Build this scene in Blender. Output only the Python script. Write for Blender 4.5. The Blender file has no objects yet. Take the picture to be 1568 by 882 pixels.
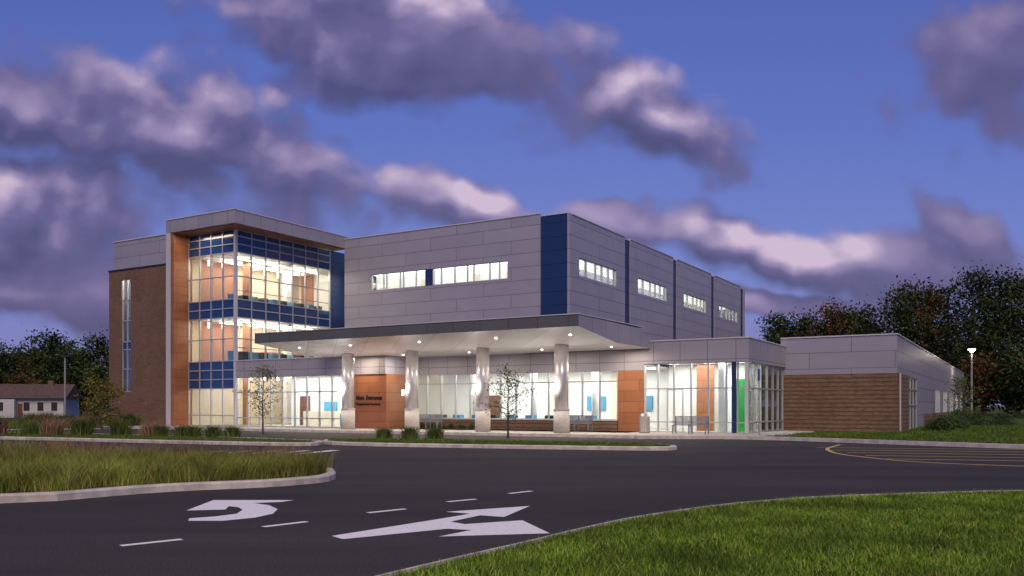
import bpy, bmesh, math, random
import numpy as np
from mathutils import Vector, Matrix
random.seed(7); rng=np.random.default_rng(7)
D=bpy.data; S=bpy.context.scene
ANG=-math.radians(30.8); CX,CY=3.89,56.77
def L2W(x,y):
    c,s=math.cos(ANG),math.sin(ANG); return (CX+c*x-s*y, CY+s*x+c*y)
# ---------------------------------------------------------------- materials
def mat(name,col,rough=.6,metal=0,spec=.5,emit=None,es=0):
    m=D.materials.new(name); m.use_nodes=True; b=m.node_tree.nodes['Principled BSDF']
    b.inputs['Base Color'].default_value=(*col,1); b.inputs['Roughness'].default_value=rough
    b.inputs['Metallic'].default_value=metal; b.inputs['Specular IOR Level'].default_value=spec
    if emit: b.inputs['Emission Color'].default_value=(*emit,1); b.inputs['Emission Strength'].default_value=es
    return m
def N(m,t,**k):
    n=m.node_tree.nodes.new(t)
    for a,v in k.items(): setattr(n,a,v)
    return n
def LK(m,a,b): m.node_tree.links.new(a,b)
def noisy(m,c1,c2,scale=3,detail=6,bump=0,coord='Object',bscale=None,stretch=None,lo=.35,hi=.65):
    b=m.node_tree.nodes['Principled BSDF']
    tc=N(m,'ShaderNodeTexCoord'); src=tc.outputs[coord]
    if stretch:
        mp=N(m,'ShaderNodeMapping'); mp.inputs['Scale'].default_value=stretch; LK(m,src,mp.inputs[0]); src=mp.outputs[0]
    n=N(m,'ShaderNodeTexNoise'); n.inputs['Scale'].default_value=scale; n.inputs['Detail'].default_value=detail; LK(m,src,n.inputs['Vector'])
    r=N(m,'ShaderNodeValToRGB'); r.color_ramp.elements[0].color=(*c1,1); r.color_ramp.elements[1].color=(*c2,1)
    r.color_ramp.elements[0].position=lo; r.color_ramp.elements[1].position=hi
    LK(m,n.outputs['Fac'],r.inputs[0]); LK(m,r.outputs[0],b.inputs['Base Color'])
    if bump:
        n2=N(m,'ShaderNodeTexNoise'); n2.inputs['Scale'].default_value=bscale or scale*4; n2.inputs['Detail'].default_value=4; LK(m,src,n2.inputs['Vector'])
        bp=N(m,'ShaderNodeBump'); bp.inputs['Strength'].default_value=bump; bp.inputs['Distance'].default_value=.02
        LK(m,n2.outputs['Fac'],bp.inputs['Height']); LK(m,bp.outputs[0],b.inputs['Normal'])
    return m
def bricky(name,c1,c2,mort,bw,bh,ms,rough=.6,metal=0,off=.5,bump=.4,band=False,var=.12):
    m=mat(name,c1,rough,metal); b=m.node_tree.nodes['Principled BSDF']
    tc=N(m,'ShaderNodeTexCoord'); sp=N(m,'ShaderNodeSeparateXYZ'); LK(m,tc.outputs['Object'],sp.inputs[0])
    ad=N(m,'ShaderNodeMath',operation='ADD'); LK(m,sp.outputs[0],ad.inputs[0]); LK(m,sp.outputs[1],ad.inputs[1])
    cb=N(m,'ShaderNodeCombineXYZ'); LK(m,ad.outputs[0],cb.inputs[0]); LK(m,sp.outputs[2],cb.inputs[1])
    t=N(m,'ShaderNodeTexBrick'); t.offset=off; LK(m,cb.outputs[0],t.inputs['Vector'])
    t.inputs['Scale'].default_value=1; t.inputs['Brick Width'].default_value=bw; t.inputs['Row Height'].default_value=bh
    t.inputs['Mortar Size'].default_value=ms; t.inputs['Mortar Smooth'].default_value=.1
    t.inputs['Color1'].default_value=(*c1,1); t.inputs['Color2'].default_value=(*c2,1); t.inputs['Mortar'].default_value=(*mort,1)
    ns=N(m,'ShaderNodeTexNoise'); ns.inputs['Scale'].default_value=.5; ns.inputs['Detail'].default_value=5; LK(m,tc.outputs['Object'],ns.inputs['Vector'])
    mr=N(m,'ShaderNodeMapRange'); mr.inputs[3].default_value=1-var; mr.inputs[4].default_value=1+var; LK(m,ns.outputs['Fac'],mr.inputs[0])
    mx=N(m,'ShaderNodeVectorMath',operation='SCALE'); LK(m,t.outputs['Color'],mx.inputs[0]); LK(m,mr.outputs[0],mx.inputs['Scale'])
    out=mx.outputs[0]
    if band:
        wv=N(m,'ShaderNodeMath',operation='FRACT'); dv=N(m,'ShaderNodeMath',operation='DIVIDE'); dv.inputs[1].default_value=.24
        LK(m,sp.outputs[2],dv.inputs[0]); LK(m,dv.outputs[0],wv.inputs[0])
        lt=N(m,'ShaderNodeMath',operation='LESS_THAN'); lt.inputs[1].default_value=.34; LK(m,wv.outputs[0],lt.inputs[0])
        mm=N(m,'ShaderNodeMapRange'); mm.inputs[3].default_value=1; mm.inputs[4].default_value=.55; LK(m,lt.outputs[0],mm.inputs[0])
        m2=N(m,'ShaderNodeVectorMath',operation='SCALE'); LK(m,out,m2.inputs[0]); LK(m,mm.outputs[0],m2.inputs['Scale']); out=m2.outputs[0]
    LK(m,out,b.inputs['Base Color'])
    bp=N(m,'ShaderNodeBump'); bp.invert=True; bp.inputs['Strength'].default_value=bump; bp.inputs['Distance'].default_value=.02
    LK(m,t.outputs['Fac'],bp.inputs['Height']); LK(m,bp.outputs[0],b.inputs['Normal'])
    return m
panel=bricky('metal_panel',(.325,.315,.385),(.355,.345,.415),(.13,.125,.17),4.6,.93,.018,.42,.1,.5)
panel_d=bricky('metal_panel_dark',(.11,.115,.115),(.13,.135,.135),(.06,.06,.06),1.6,3,.02,.5,.1,0)
panel_f=bricky('metal_fascia',(.32,.31,.36),(.35,.34,.39),(.15,.15,.17),1.5,4,.02,.45,.1,0)
bluep=bricky('blue_panel',(.012,.036,.13),(.013,.039,.14),(.005,.012,.05),3,.93,.02,.4,.1,0)
brick=bricky('brick',(.13,.064,.042),(.21,.115,.075),(.20,.155,.12),.24,.08,.009,.85,0,.5,.6,var=.3)
brickb=bricky('brick_banded',(.16,.080,.046),(.25,.14,.085),(.21,.16,.12),.24,.08,.009,.85,0,.5,.8,band=True,var=.35)
wood=bricky('wood_panel',(.29,.11,.045),(.35,.14,.06),(.12,.045,.02),1.8,.6,.012,.4,0,.5,.3,var=.3)
soffit=bricky('soffit_metal',(.76,.72,.73),(.80,.76,.77),(.42,.40,.40),2.2,9,.02,.35,.1,0,.2)
white=mat('white_metal',(.57,.57,.60),.4,.1)
frame=mat('aluminium_frame',(.50,.51,.53),.35,.4)
colm=noisy(mat('column_metal',(.6,.6,.6),.38,.45),(.60,.58,.58),(.70,.68,.68),2)
plinth=noisy(mat('cast_stone',(.6,.57,.5),.8),(.50,.47,.42),(.60,.56,.50),8,bump=.2)
conc=noisy(mat('concrete',(.4,.4,.4),.85),(.34,.32,.29),(.46,.43,.39),1.2,8,bump=.3,bscale=40)
kerbm=noisy(mat('kerb_concrete',(.4,.4,.4),.85),(.42,.385,.35),(.64,.59,.54),3.5,10,bump=.5,bscale=30)
spand=mat('blue_spandrel_glass',(.014,.055,.18),.12,.0,.8)
roofm=mat('roof_membrane',(.12,.12,.12),.9)
wallw=mat('interior_paint',(.82,.81,.79),.8); wallc=mat('interior_cream',(.74,.64,.50),.8); wallo=mat('interior_orange',(.46,.23,.13),.7)
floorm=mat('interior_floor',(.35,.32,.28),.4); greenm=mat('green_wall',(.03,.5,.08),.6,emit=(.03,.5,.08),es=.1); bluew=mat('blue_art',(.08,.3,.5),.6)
redd=mat('door_brown',(.15,.06,.03),.5)
lamp=mat('lamp_emitter',(1,1,1),emit=(1,.95,.85),es=9)
lampw=mat('lamp_warm',(1,1,1),emit=(1,.84,.62),es=12)
lens=mat('lamp_post_lens',(1,1,1),emit=(1,.85,.5),es=40)
for m_ in (lamp,lampw,lens,greenm): m_.cycles.emission_sampling='NONE'
ceil=mat('glowing_ceiling',(.8,.8,.8),.8,emit=(1,.98,.88),es=3.0)  # whole ceiling surface emits, standing in for the lamps of these rooms
steel=mat('steel',(.35,.36,.37),.4,.7); dark=mat('dark_metal',(.03,.03,.035),.5,.3)
galv=mat('galvanised_pole',(.30,.30,.31),.6,.2)
letter=mat('sign_letters',(.012,.012,.012),.5)
def glassm(name,tint,gl=.9):
    m=D.materials.new(name); m.use_nodes=True; nt=m.node_tree; nt.nodes.clear()
    o=N(m,'ShaderNodeOutputMaterial'); mx=N(m,'ShaderNodeMixShader'); t=N(m,'ShaderNodeBsdfTransparent'); g=N(m,'ShaderNodeBsdfGlossy')
    t.inputs[0].default_value=(*tint,1); g.inputs['Roughness'].default_value=.02; g.inputs[0].default_value=(.9,.9,.9,1)
    lw=N(m,'ShaderNodeLayerWeight'); lw.inputs[0].default_value=.2
    mr=N(m,'ShaderNodeMapRange'); mr.inputs[3].default_value=.05; mr.inputs[4].default_value=gl; LK(m,lw.outputs['Fresnel'],mr.inputs[0])
    LK(m,mr.outputs[0],mx.inputs[0]); LK(m,t.outputs[0],mx.inputs[1]); LK(m,g.outputs[0],mx.inputs[2]); LK(m,mx.outputs[0],o.inputs[0]); return m
glass=glassm('clear_glass',(.92,.95,.95),.8)
# ---------------------------------------------------------------- mesh helpers
def empty(name,loc=(0,0,0),rz=0):
    e=D.objects.new(name,None); S.collection.objects.link(e); e.location=loc; e.rotation_euler=(0,0,rz); return e
def mk(name,verts,faces,mats,parent=None,idx=None,smooth=False,loc=None):
    me=D.meshes.new(name); me.from_pydata(verts,[],faces)
    for m in (mats if isinstance(mats,(list,tuple)) else [mats]): me.materials.append(m)
    if idx is not None: me.polygons.foreach_set('material_index',idx)
    if smooth: me.polygons.foreach_set('use_smooth',[True]*len(faces))
    me.update(); o=D.objects.new(name,me); S.collection.objects.link(o)
    if parent: o.parent=parent
    if loc: o.location=loc
    return o
class Col:
    def __init__(s): s.d={}
    def g(s,n,m): 
        if (n,m.name) not in s.d: s.d[(n,m.name)]=([],[],m)
        return s.d[(n,m.name)]
    def box(s,n,m,x0,x1,y0,y1,z0,z1):
        x0,x1=sorted((x0,x1)); y0,y1=sorted((y0,y1)); z0,z1=sorted((z0,z1))
        v,f,_=s.g(n,m); k=len(v)
        v+=[(x0,y0,z0),(x1,y0,z0),(x1,y1,z0),(x0,y1,z0),(x0,y0,z1),(x1,y0,z1),(x1,y1,z1),(x0,y1,z1)]
        f+=[(k,k+3,k+2,k+1),(k+4,k+5,k+6,k+7),(k,k+1,k+5,k+4),(k+1,k+2,k+6,k+5),(k+2,k+3,k+7,k+6),(k+3,k,k+4,k+7)]
    def cyl(s,n,m,p0,p1,r0,r1,seg=10,caps=True):
        v,f,_=s.g(n,m); k=len(v); p0=Vector(p0); p1=Vector(p1); d=(p1-p0).normalized()
        a=d.orthogonal().normalized(); b=d.cross(a)
        for p,r in((p0,r0),(p1,r1)):
            for i in range(seg):
                t=2*math.pi*i/seg; q=p+(a*math.cos(t)+b*math.sin(t))*r; v.append(tuple(q))
        for i in range(seg): j=(i+1)%seg; f.append((k+i,k+j,k+seg+j,k+seg+i))
        if caps: f.append(tuple(k+i for i in range(seg-1,-1,-1))); f.append(tuple(k+seg+i for i in range(seg)))
    def build(s,parent,smooth=()):
        for (n,_),(v,f,m) in s.d.items(): mk(n,v,f,m,parent,smooth=n in smooth)
# ---------------------------------------------------------------- building (local frame)
bld=empty('medical_building',(CX,CY,0),ANG)
C=Col(); B=C.box
def curtain(ax,c,u0,u1,z0,z1,us,zs,blue=(),g=glass,fr=frame,mw=.07,md=.14,nm='curtain_wall'):
    def bb(n,m,ua,ub,d0,d1,za,zb):
        if ax=='x': B(n,m,ua,ub,c+d0,c+d1,za,zb)
        else: B(n,m,c-d1,c-d0,ua,ub,za,zb)
    us=[u0]+list(us)+[u1]; zs=[z0]+list(zs)+[z1]
    for u in us: bb(nm+'_mullions',fr,u-mw/2,u+mw/2,0,md,z0,z1)
    for z in zs: bb(nm+'_transoms',fr,u0-mw/2+.001,u1+mw/2-.001,.004,md-.004,z-mw/2,z+mw/2)
    for i in range(len(zs)-1):
        isb=any(b0-.01<=(zs[i]+zs[i+1])/2<=b1+.01 for b0,b1 in blue)
        bb(nm+('_spandrel' if isb else '_glazing'),spand if isb else g,u0,u1,.06,.08,zs[i],zs[i+1])
def lin(a,b,n): return [a+(b-a)*i/n for i in range(1,n)]
# --- main box
ZB,ZT=4.9,14.65; ZW0,ZW1=10.45,11.68
T=.3
B('upper_wall',panel,-19.88,-2.3,0,T,ZB,ZW0); B('upper_wall',panel,-19.88,-2.3,0,T,ZW1,ZT)
for a,b in((-19.88,-17.2),(-4.9,-2.3)): B('upper_wall',panel,a,b,0,T,ZW0,ZW1)
B('blue_accent',bluep,-12.0,-11.36,-.01,T,ZW0,ZW1)
B('parapet_cap',white,-19.88,-2.3,-.05,T+.05,ZT,ZT+.07)
B('blue_accent',bluep,-2.3,-.22,.12,T+.1,ZB,14.5); B('parapet_cap',white,-2.3,-.22,.08,T+.15,14.5,14.56)
B('upper_wall',panel,-.22,-.0,-.02,.25,ZB,14.45)
curtain('x',0.05,-17.2,-12.0,ZW0,ZW1,[-16.0,-15.7,-14.4,-14.1,-12.9],[],nm='strip_window')
curtain('x',0.05,-11.36,-4.9,ZW0,ZW1,[-10.6,-9.4,-8.3,-7.75,-6.4,-5.6],[],nm='strip_window')
wr=[(1.35,7.6),(11.75,18.1),(22.4,28.7),(32.8,39.2)]; bs=[(9.2,10.3),(19.7,20.7),(30.3,31.4),(40.5,41.7)]
segs=[(.25,9.2),(10.3,19.7),(20.7,30.3),(31.4,40.5)]
for (s0,s1),(w0,w1) in zip(segs,wr):
    for zz0,zz1 in((5.9,6.95),(ZW0,ZW1)):
        curtain('y',-.05,w0,w1,zz0,zz1,[w0+(w1-w0)*k for k in(.2,.45,.62,.8)],[],nm='strip_window')
    for z0,z1 in((ZB,5.9),(6.95,ZW0),(ZW1,14.4)): B('side_wall',panel,-T,0,s0,s1,z0,z1)
    for z0,z1 in((5.9,6.95),(ZW0,ZW1)):
        B('side_wall',panel,-T,0,s0,w0,z0,z1); B('side_wall',panel,-T,0,w1,s1,z0,z1)
    B('parapet_cap',white,-T-.05,.05,s0,s1,14.4,14.46)
for a,b in bs: B('blue_accent',bluep,-T-.1,-.12,a,b,ZB,14.3); B('parapet_cap',white,-T-.12,-.08,a,b,14.3,14.35)
B('upper_wall_rear',panel,-19.88,0,41.8,42.1,ZB,14.4); B('roof',roofm,-19.8,-.4,.45,41.7,13.9,14.0)
B('upper_wall_rear',panel,-20.1,-19.885,2.2,42,ZB,14.4)
B('interior_floor',floorm,-19.5,-.4,.4,41.7,9.0,9.1); B('interior_floor',floorm,-19.5,-.4,.4,41.7,4.9,5.0)
B('interior_wall',wallw,-19.5,-3.6,3.4,3.5,9.1,12.2); B('interior_wall',wallw,-3.6,-3.5,3.4,41.7,9.1,12.2); B('interior_wall',wallw,-3.6,-3.5,3.4,41.7,5,8)
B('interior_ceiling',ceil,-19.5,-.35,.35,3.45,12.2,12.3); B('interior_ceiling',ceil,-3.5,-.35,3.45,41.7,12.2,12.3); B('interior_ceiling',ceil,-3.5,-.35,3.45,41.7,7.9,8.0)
for x in(-14.9,-9.9,-7.0): B('interior_door',wallc,x,x+.5,3.3,3.39,9.1,11.6)
for yy in (5,13.2,25,36): B('interior_door',wallc,-3.49,-3.4,yy,yy+.6,9.1,11.6)
# --- tower
X1=-21.3; YF=-9.6
B('tower_roof',panel_f,-27.06,-19.9,-10.9,.55,14.0,14.9); B('tower_roof_cap',white,-27.1,-19.86,-10.94,.58,14.9,14.97)
B('tower_soffit',wood,-26.27,-20.1,-10.7,.3,13.94,13.997)
B('tower_fin',white,-27.06,-26.6,-10.9,YF+.3,0,13.998)
B('tower_fin_lining',wood,-26.599,-26.28,-10.85,YF+.3,0,13.935)
B('tower_corner_post',white,X1-.14,X1+.06,YF-.06,YF+.14,0,13.93)
zsl=[.9,2.8,3.45,4.1,4.74,6.3,7.8,8.44,9.08,10.7,12.36,12.95,13.5]
blue=((2.8,4.74),(7.8,9.08),(12.36,14.0))
curtain('x',YF,-26.28,X1-.14,.15,13.93,lin(-26.28,X1-.14,4),zsl,blue,nm='tower_glass')
zsr=[6.3,7.8,8.44,9.08,10.7,12.36,12.95,13.5]
curtain('y',X1,YF+.14,-.1,4.75,13.93,lin(YF+.14,-.1,7),zsr,blue,nm='tower_glass')
B('blue_accent',bluep,X1-.2,X1,-.06,2.2,4.7,13.93); B('tower_link_wall',panel,X1,-19.89,2.2,2.4,4.7,13.93)
for z in(4.3,8.35): B('tower_floor',floorm,-26.2,X1-.2,YF+.2,1.5,z,z+.35)
for z in(7.85,12.4,4.15): B('tower_ceiling',wallw,-26.2,X1-.2,YF+.2,1.5,z,z+.04)
B('tower_inner_wall',wallw,-26.3,X1-.2,1.5,1.6,.15,14); B('tower_inner_wall',wallc,-26.9,-26.29,YF+.35,2,.15,13.99)
B('tower_inner_panel',wallo,-26.28,-26.2,-8.6,-5.5,4.7,13.9); B('tower_inner_panel',wallo,-25.9,-24.6,1.38,1.46,.2,13.9)
B('tower_inner_column',wallo,-24.3,-23.9,-6.3,-5.9,.15,13.9); B('tower_inner_column',wallw,-24.3,-23.8,-2.3,-1.8,.15,13.9)
B('tower_ceiling_beam',white,-26.2,X1-.3,-4.2,-4.0,12.1,12.39); B('tower_ceiling_beam',white,-26.2,X1-.3,-4.2,-4.0,7.6,7.84)
for z in(8.7,4.65):
    B('interior_counter',wallo,-25.5,-24.2,-4,0,z,z+1.1)
    B('interior_partition',wallw,-26,-24.6,-5.2,-5.1,z,z+2.9)
    B('guard_rail',steel,X1-.5,X1-.46,-9.2,.2,z+1.05,z+1.1)
    for k in range(10): B('tower_chair',dark if k%2 else bluew,X1-1.5,X1-1.0,-9+k*.95,-8.5+k*.95,z,z+.85)
for z in(12.36,7.8,4.1):
    for yy in(-8.6,-7.3,-6,-4.6,-3.2,-1.8,-.6):
        for xx in(-25.3,-23.8,-22.2):
            C.cyl('downlights',lampw,(xx,yy,z-.25-(.25 if xx<-25 else 0)),(xx,yy,z-.14),.07,.07,8)
for xx in(-24.8,-22.9): B('linear_light',lamp,xx,xx+.1,-8,0,12.2,12.25); B('linear_light',lamp,xx,xx+.08,-8,0,7.66,7.7)
# brick tower
BL=-35.2; BR=-27.065; BY=-9.9
for a,b,z0,z1 in((BL,-33.7,-.1,12),(-32.5,BR,-.1,12),(-33.7,-32.5,-.1,2.65),(-33.7,-32.5,11.3,12)): B('brick_wall',brick,a,b,BY,BY+.3,z0,z1)
B('brick_wall',brick,BL,BL+.3,BY+.3,8,-.1,12); B('brick_cap',dark,BL-.05,BR,BY-.05,BY+.35,12,12.1)
B('stair_upper_wall',panel,BL+.2,BR,BY+.25,8,12.1,14.3); B('parapet_cap',white,BL+.15,BR,BY+.2,8,14.3,14.38)
curtain('x',BY+.1,-33.7,-32.5,2.65,11.3,[-33.1],[4.4,5.9,6.5,8.1,9.7],((5.9,6.5),),nm='stair_window')
B('stair_inner_wall',wallw,-35,-31,BY+2.2,BY+2.3,0,12); B('rear_wall',panel,-35.1,-20.1,7.8,8,0,14)
# --- low left lobby
LX=-7.92; Z1=4.7
B('lobby_fascia',panel_f,X1+.07,LX,YF-.02,YF+.4,3.56,Z1); B('lobby_fascia',panel_f,LX-.4,LX,YF+.4,-6.82,3.56,Z1)
B('lobby_cap',white,X1+.07,LX+.04,YF-.06,YF+.45,Z1,Z1+.06); B('lobby_roof',roofm,X1,8.0,-6.7,.0,4.6,4.66); B('lobby_roof',roofm,X1,LX-.4,YF+.4,-6.7,4.6,4.66)
curtain('x',YF+.05,X1+.07,-11.3,.15,3.56,lin(X1+.07,-11.3,9),[.75,2.5],nm='lobby_glass')
B('entry_wood_wall',wood,-10.9,LX,YF+.1,YF+.3,.15,3.56); B('entry_wood_wall',wood,LX-.2,LX,YF+.3,-6.8,.15,3.56)
B('entry_pier',white,-11.3,-10.9,YF,YF+.3,.15,3.56)
LY=-6.8
B('lobby_fascia',panel_f,LX,8.04,LY-.02,LY+.3,3.54,4.68)
B('lobby_knee_wall',brickb,LX,6.4,LY-.02,LY+.25,.15,.73); B('lobby_sill',white,LX,6.4,LY-.06,LY+.25,.73,.79)
curtain('x',LY,LX,6.4,.79,3.54,lin(LX,6.4,13),[2.95],nm='lobby_glass')
B('entry_wood_wall',wood,6.45,8.04,LY-.01,LY+.25,.15,3.54)
B('lobby_floor',floorm,-26.2,8,YF+.35,6,.10,.15); B('lobby_inner_wall',wallw,-21,8,-.4,-.3,.15,4.5); B('lobby_ceiling',wallw,X1+.1,8,LY+.35,-.3,3.8,3.85); B('lobby_ceiling',wallw,X1+.1,LX-.5,YF+.5,LY+.35,3.8,3.85)
B('lobby_partition',wallw,-21,-11.5,-4.6,-4.5,.15,3.8)
for xx in np.arange(-20,7,2.4):
    B('ceiling_light',lamp,xx,xx+.9,-4.0,-3.3,3.74,3.78)
    if xx<-10: B('ceiling_light',lamp,xx,xx+.9,-8.4,-7.5,3.74,3.78)
for x,w,h0,h1,m in((-6.2,.95,.15,2.3,redd),(-1.2,.9,.15,2.3,wallc),(1.5,1.3,1.3,2.2,bluew),(4.8,1.2,1.3,2.2,bluew),(3.2,.5,.15,3.7,wallc),(-3.6,.4,.15,3.7,wallw),(-7.6,.6,.15,2.4,wallc)):
    B('interior_fitting',m,x,x+w,-.55,-.42,h0,h1)
for x,w,h0,h1,m in((-20,.95,.15,2.3,redd),(-17.6,1.2,.8,1.9,bluew),(-14.2,.9,.15,2.3,wallc),(-15.9,.7,1.0,1.6,dark)):
    B('interior_fitting',m,x,x+w,-4.72,-4.61,h0,h1)
for k in range(9): B('lobby_chair',bluew if k%3 else dark,-7+k*1.35,-6.45+k*1.35,-5.6,-5.1,.15,1.0)
for x in(-4.5,-.2,4): C.cyl('inner_column',wallw,(x,-4.6,.15),(x,-4.6,3.8),.22,.22,16)
B('reception_desk',wallc,-18,-15,-6.4,-5.8,.15,1.2); B('reception_desk',bluew,-14,-12.6,-7,-6.4,.15,1.0)
# --- right vestibule
VX0,VX1,VY=8.04,13.85,-7.2
B('vestibule_fascia',panel_f,VX0,VX1,VY,VY+.4,3.85,5.06); B('vestibule_fascia',panel_f,VX1-.4,VX1,VY+.4,.88,3.85,5.06)
B('vestibule_cap',white,VX0-.03,VX1+.04,VY-.04,VY+.45,5.06,5.12); B('vestibule_cap',white,VX1-.45,VX1+.04,VY+.45,.88,5.06,5.12)
B('vestibule_roof',roofm,0,VX1-.4,LY,.88,4.75,4.8); B('vestibule_side',panel_f,VX0,VX0+.2,VY+.4,LY+.4,3.85,5.06)
B('vestibule_floor',floorm,8.05,VX1-.1,VY+.1,2,.1,.16); B('vestibule_ceiling',wallw,VX0+.2,VX1-.4,VY+.4,.8,3.95,4.0)
curtain('x',VY+.12,VX0+.1,VX1-.15,.16,3.85,[8.9,9.8,10.75,11.7,12.65,13.25],[.7,2.5],nm='vestibule_glass')
curtain('y',VX1-.12,VY+.3,.8,.16,3.85,[-5.6,-4.2,-2.8,-1.5,-.3],[.7,2.5],nm='vestibule_glass')
B('blue_mullion',bluep,12.95,13.2,VY+.08,VY+.1,.16,3.85); B('corner_post',white,VX1-.2,VX1-.02,VY+.02,VY+.2,.16,3.85)
B('green_inner_wall',greenm,12.75,13.5,-5.6,-5.5,.16,3.0); B('vestibule_inner_wall',wallw,8.1,13.4,-3.2,-3.1,.16,3.9)
B('vestibule_wood',wood,10.1,11.1,-4.2,-4.1,.16,3.9); B('vestibule_pillar',wallw,12.0,12.3,-6.3,-6,.16,3.9)
B('vestibule_door_frame',frame,8.7,8.76,-5.2,-5.1,.16,2.5); B('vestibule_door_frame',frame,9.6,9.66,-5.2,-5.1,.16,2.5); B('vestibule_door_frame',frame,8.7,9.66,-5.2,-5.1,2.44,2.5)
for xx in(9,11,12.6): B('ceiling_light',lamp,xx,xx+.6,-6.2,-5.6,3.88,3.93)
# --- right wing
WX,WY,WE=19.9,.9,68
B('wing_wall',panel,VX1-.3,WX,WY,WY+.3,3.40,5.55); B('wing_brick',brickb,VX1-.3,WX,WY-.06,WY+.28,-.1,3.40)
B('wing_cap',white,VX1-.3,WX+.05,WY-.05,WY+.4,5.55,5.62); B('wing_cap',white,WX-.4,WX+.05,WY+.4,WE,5.55,5.62)
B('wing_wall',panel,WX-.3,WX,WY+.3,WE,3.4,5.55); B('wing_brick',brickb,WX-.28,WX+.06,WY+.28,6.2,-.1,3.4)
curtain('y',WX,6.3,11.7,.1,3.38,[8,9.8],[1.6,2.6],nm='wing_window')
B('wing_wall',panel,WX-.3,WX,11.8,26,-.1,3.4); B('wing_brick',brickb,WX-.28,WX+.08,16,68,-.1,1.0)
B('wing_wall',panel,WX-.3,WX,26,WE,2.95,3.4)
for k in range(5):
    y0=26+8.4*k; curtain('y',WX,y0,y0+5,1.0,2.95,[y0+1.6,y0+3.3],[],nm='wing_window'); B('wing_wall',panel,WX-.3,WX,y0+5.05,y0+8.4,1.0,2.95)
B('wing_roof',roofm,0.05,WX-.4,WY+.3,WE,5.1,5.2); B('wing_wall',panel,0,WX,WE,WE+.3,-.1,5.5)
B('wing_inner_wall',wallw,WX-3,WX-2.9,2,WE,0,3.6); B('wing_inner_wall',wallw,WX-2.9,WX-.35,20,20.1,0,3.6)
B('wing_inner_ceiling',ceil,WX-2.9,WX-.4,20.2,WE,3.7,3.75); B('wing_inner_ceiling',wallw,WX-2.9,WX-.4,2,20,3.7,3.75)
B('wing_gutter',white,WX+.061,WX+.14,1.5,1.6,0,3.4)
# --- columns
for cx in(-9.09,-4.25,.59,5.43):
    C.cyl('column_plinth',plinth,(cx,-11.7,.15),(cx,-11.7,1.35),.42,.42,32); C.cyl('column_shaft',colm,(cx,-11.7,1.35),(cx,-11.7,4.72),.365,.365,32)
    C.cyl('column_collar',colm,(cx,-11.7,1.35),(cx,-11.7,1.42),.44,.44,32)
    B('column_sconce',white,cx-.46,cx-.32,-12.06,-11.9,2.15,2.5); B('column_sconce_lens',lamp,cx-.45,cx-.33,-12.07,-12.065,2.2,2.45)
C.build(bld,smooth=())
for o in bld.children:
    if o.name.startswith(('column_shaft','column_plinth','inner_column')):
        for p in o.data.polygons: p.use_smooth=len(p.vertices)==4
# canopy
prof=[(-16,5.2),(-11.7,4.7),(-6.9,4.7),(-6.9,5.3),(-8.3,5.3),(-8.3,5.66),(-16,5.74)]
vs=[];fs=[];mi=[]
xa,xb=-12.4,8.53; n=len(prof)
for x in(xa,xb): vs+=[(x,p[0],p[1]) for p in prof]
for i in range(n):
    j=(i+1)%n; fs.append((i,n+i,n+j,j)); mi.append(1 if i<2 else 0)
fs.append(tuple(range(n))); mi.append(0); fs.append(tuple(range(2*n-1,n-1,-1))); mi.append(2)
bm=bmesh.new(); bv=[bm.verts.new(v) for v in vs]
for f,m_ in zip(fs,mi):
    ff=bm.faces.new([bv[i] for i in f]); ff.material_index=m_
bmesh.ops.recalc_face_normals(bm,faces=bm.faces); me=D.meshes.new('entrance_canopy'); bm.to_mesh(me)
for m_ in(panel_d,soffit,panel_f): me.materials.append(m_)
co=D.objects.new('entrance_canopy',me); S.collection.objects.link(co); co.parent=bld
C2=Col()
C2.box('canopy_cap',white,xa-.03,xb+.03,-16.03,-8.25,5.745,5.79)
dl=[]
for x in(-10.6,-6.7,-1.85,3.0,7.2):
    for yy in(-14.2,-9.4):
        z=4.7+(max(0,-11.7-yy))*.116-.01
        C2.cyl('canopy_downlight',lamp,(x,yy,z-.02),(x,yy,z),.06,.06,12); dl.append((x,yy,z-.06))
C2.build(bld)
def light(kind,name,loc,power,col,size=.3,rot=(0,0,0),parent=bld,sy=None):
    l=D.lights.new(name,kind); l.energy=power; l.color=col
    if kind=='AREA':
        l.size=size
        if sy: l.shape='RECTANGLE'; l.size_y=sy
    else: l.shadow_soft_size=size
    o=D.objects.new(name,l); S.collection.objects.link(o); o.location=loc; o.rotation_euler=rot; o.parent=parent; return o
for p in dl: light('AREA','canopy_lamp',p,95,(1,.86,.74),.25)
for cx in(-9.09,-4.25,.59,5.43): light('POINT','sconce_lamp',(cx-.3,-12.35,2.5),55,(1,.84,.78),.12)
for z,pw in((12.2,520),(7.7,480),(4.0,260)): light('AREA','tower_lamp',(-23.8,-4.5,z),pw,(1,.87,.68),3.5,sy=8)
light('AREA','lobby_lamp',(-16,-7,3.7),720,(1,.99,.93),9,sy=4); light('AREA','lobby_lamp',(0,-3.6,3.7),860,(1,.99,.93),14,sy=4.5)
light('AREA','vestibule_lamp',(10.8,-5.2,3.85),330,(1,.99,.92),4.5,sy=2.6)
light('AREA','stair_lamp',(-33,BY+1.3,11.6),260,(1,.97,.88),3,sy=1.5)
light('AREA','entry_lamp',(-9.3,-10.6,4.6),75,(1,.78,.56),.4); light('AREA','entry_lamp',(7.2,-8.2,4.6),60,(1,.80,.6),.4)
light('AREA','tower_foot_lamp',(-24,-10.4,13.8),60,(1,.75,.55),3,sy=.5)
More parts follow.
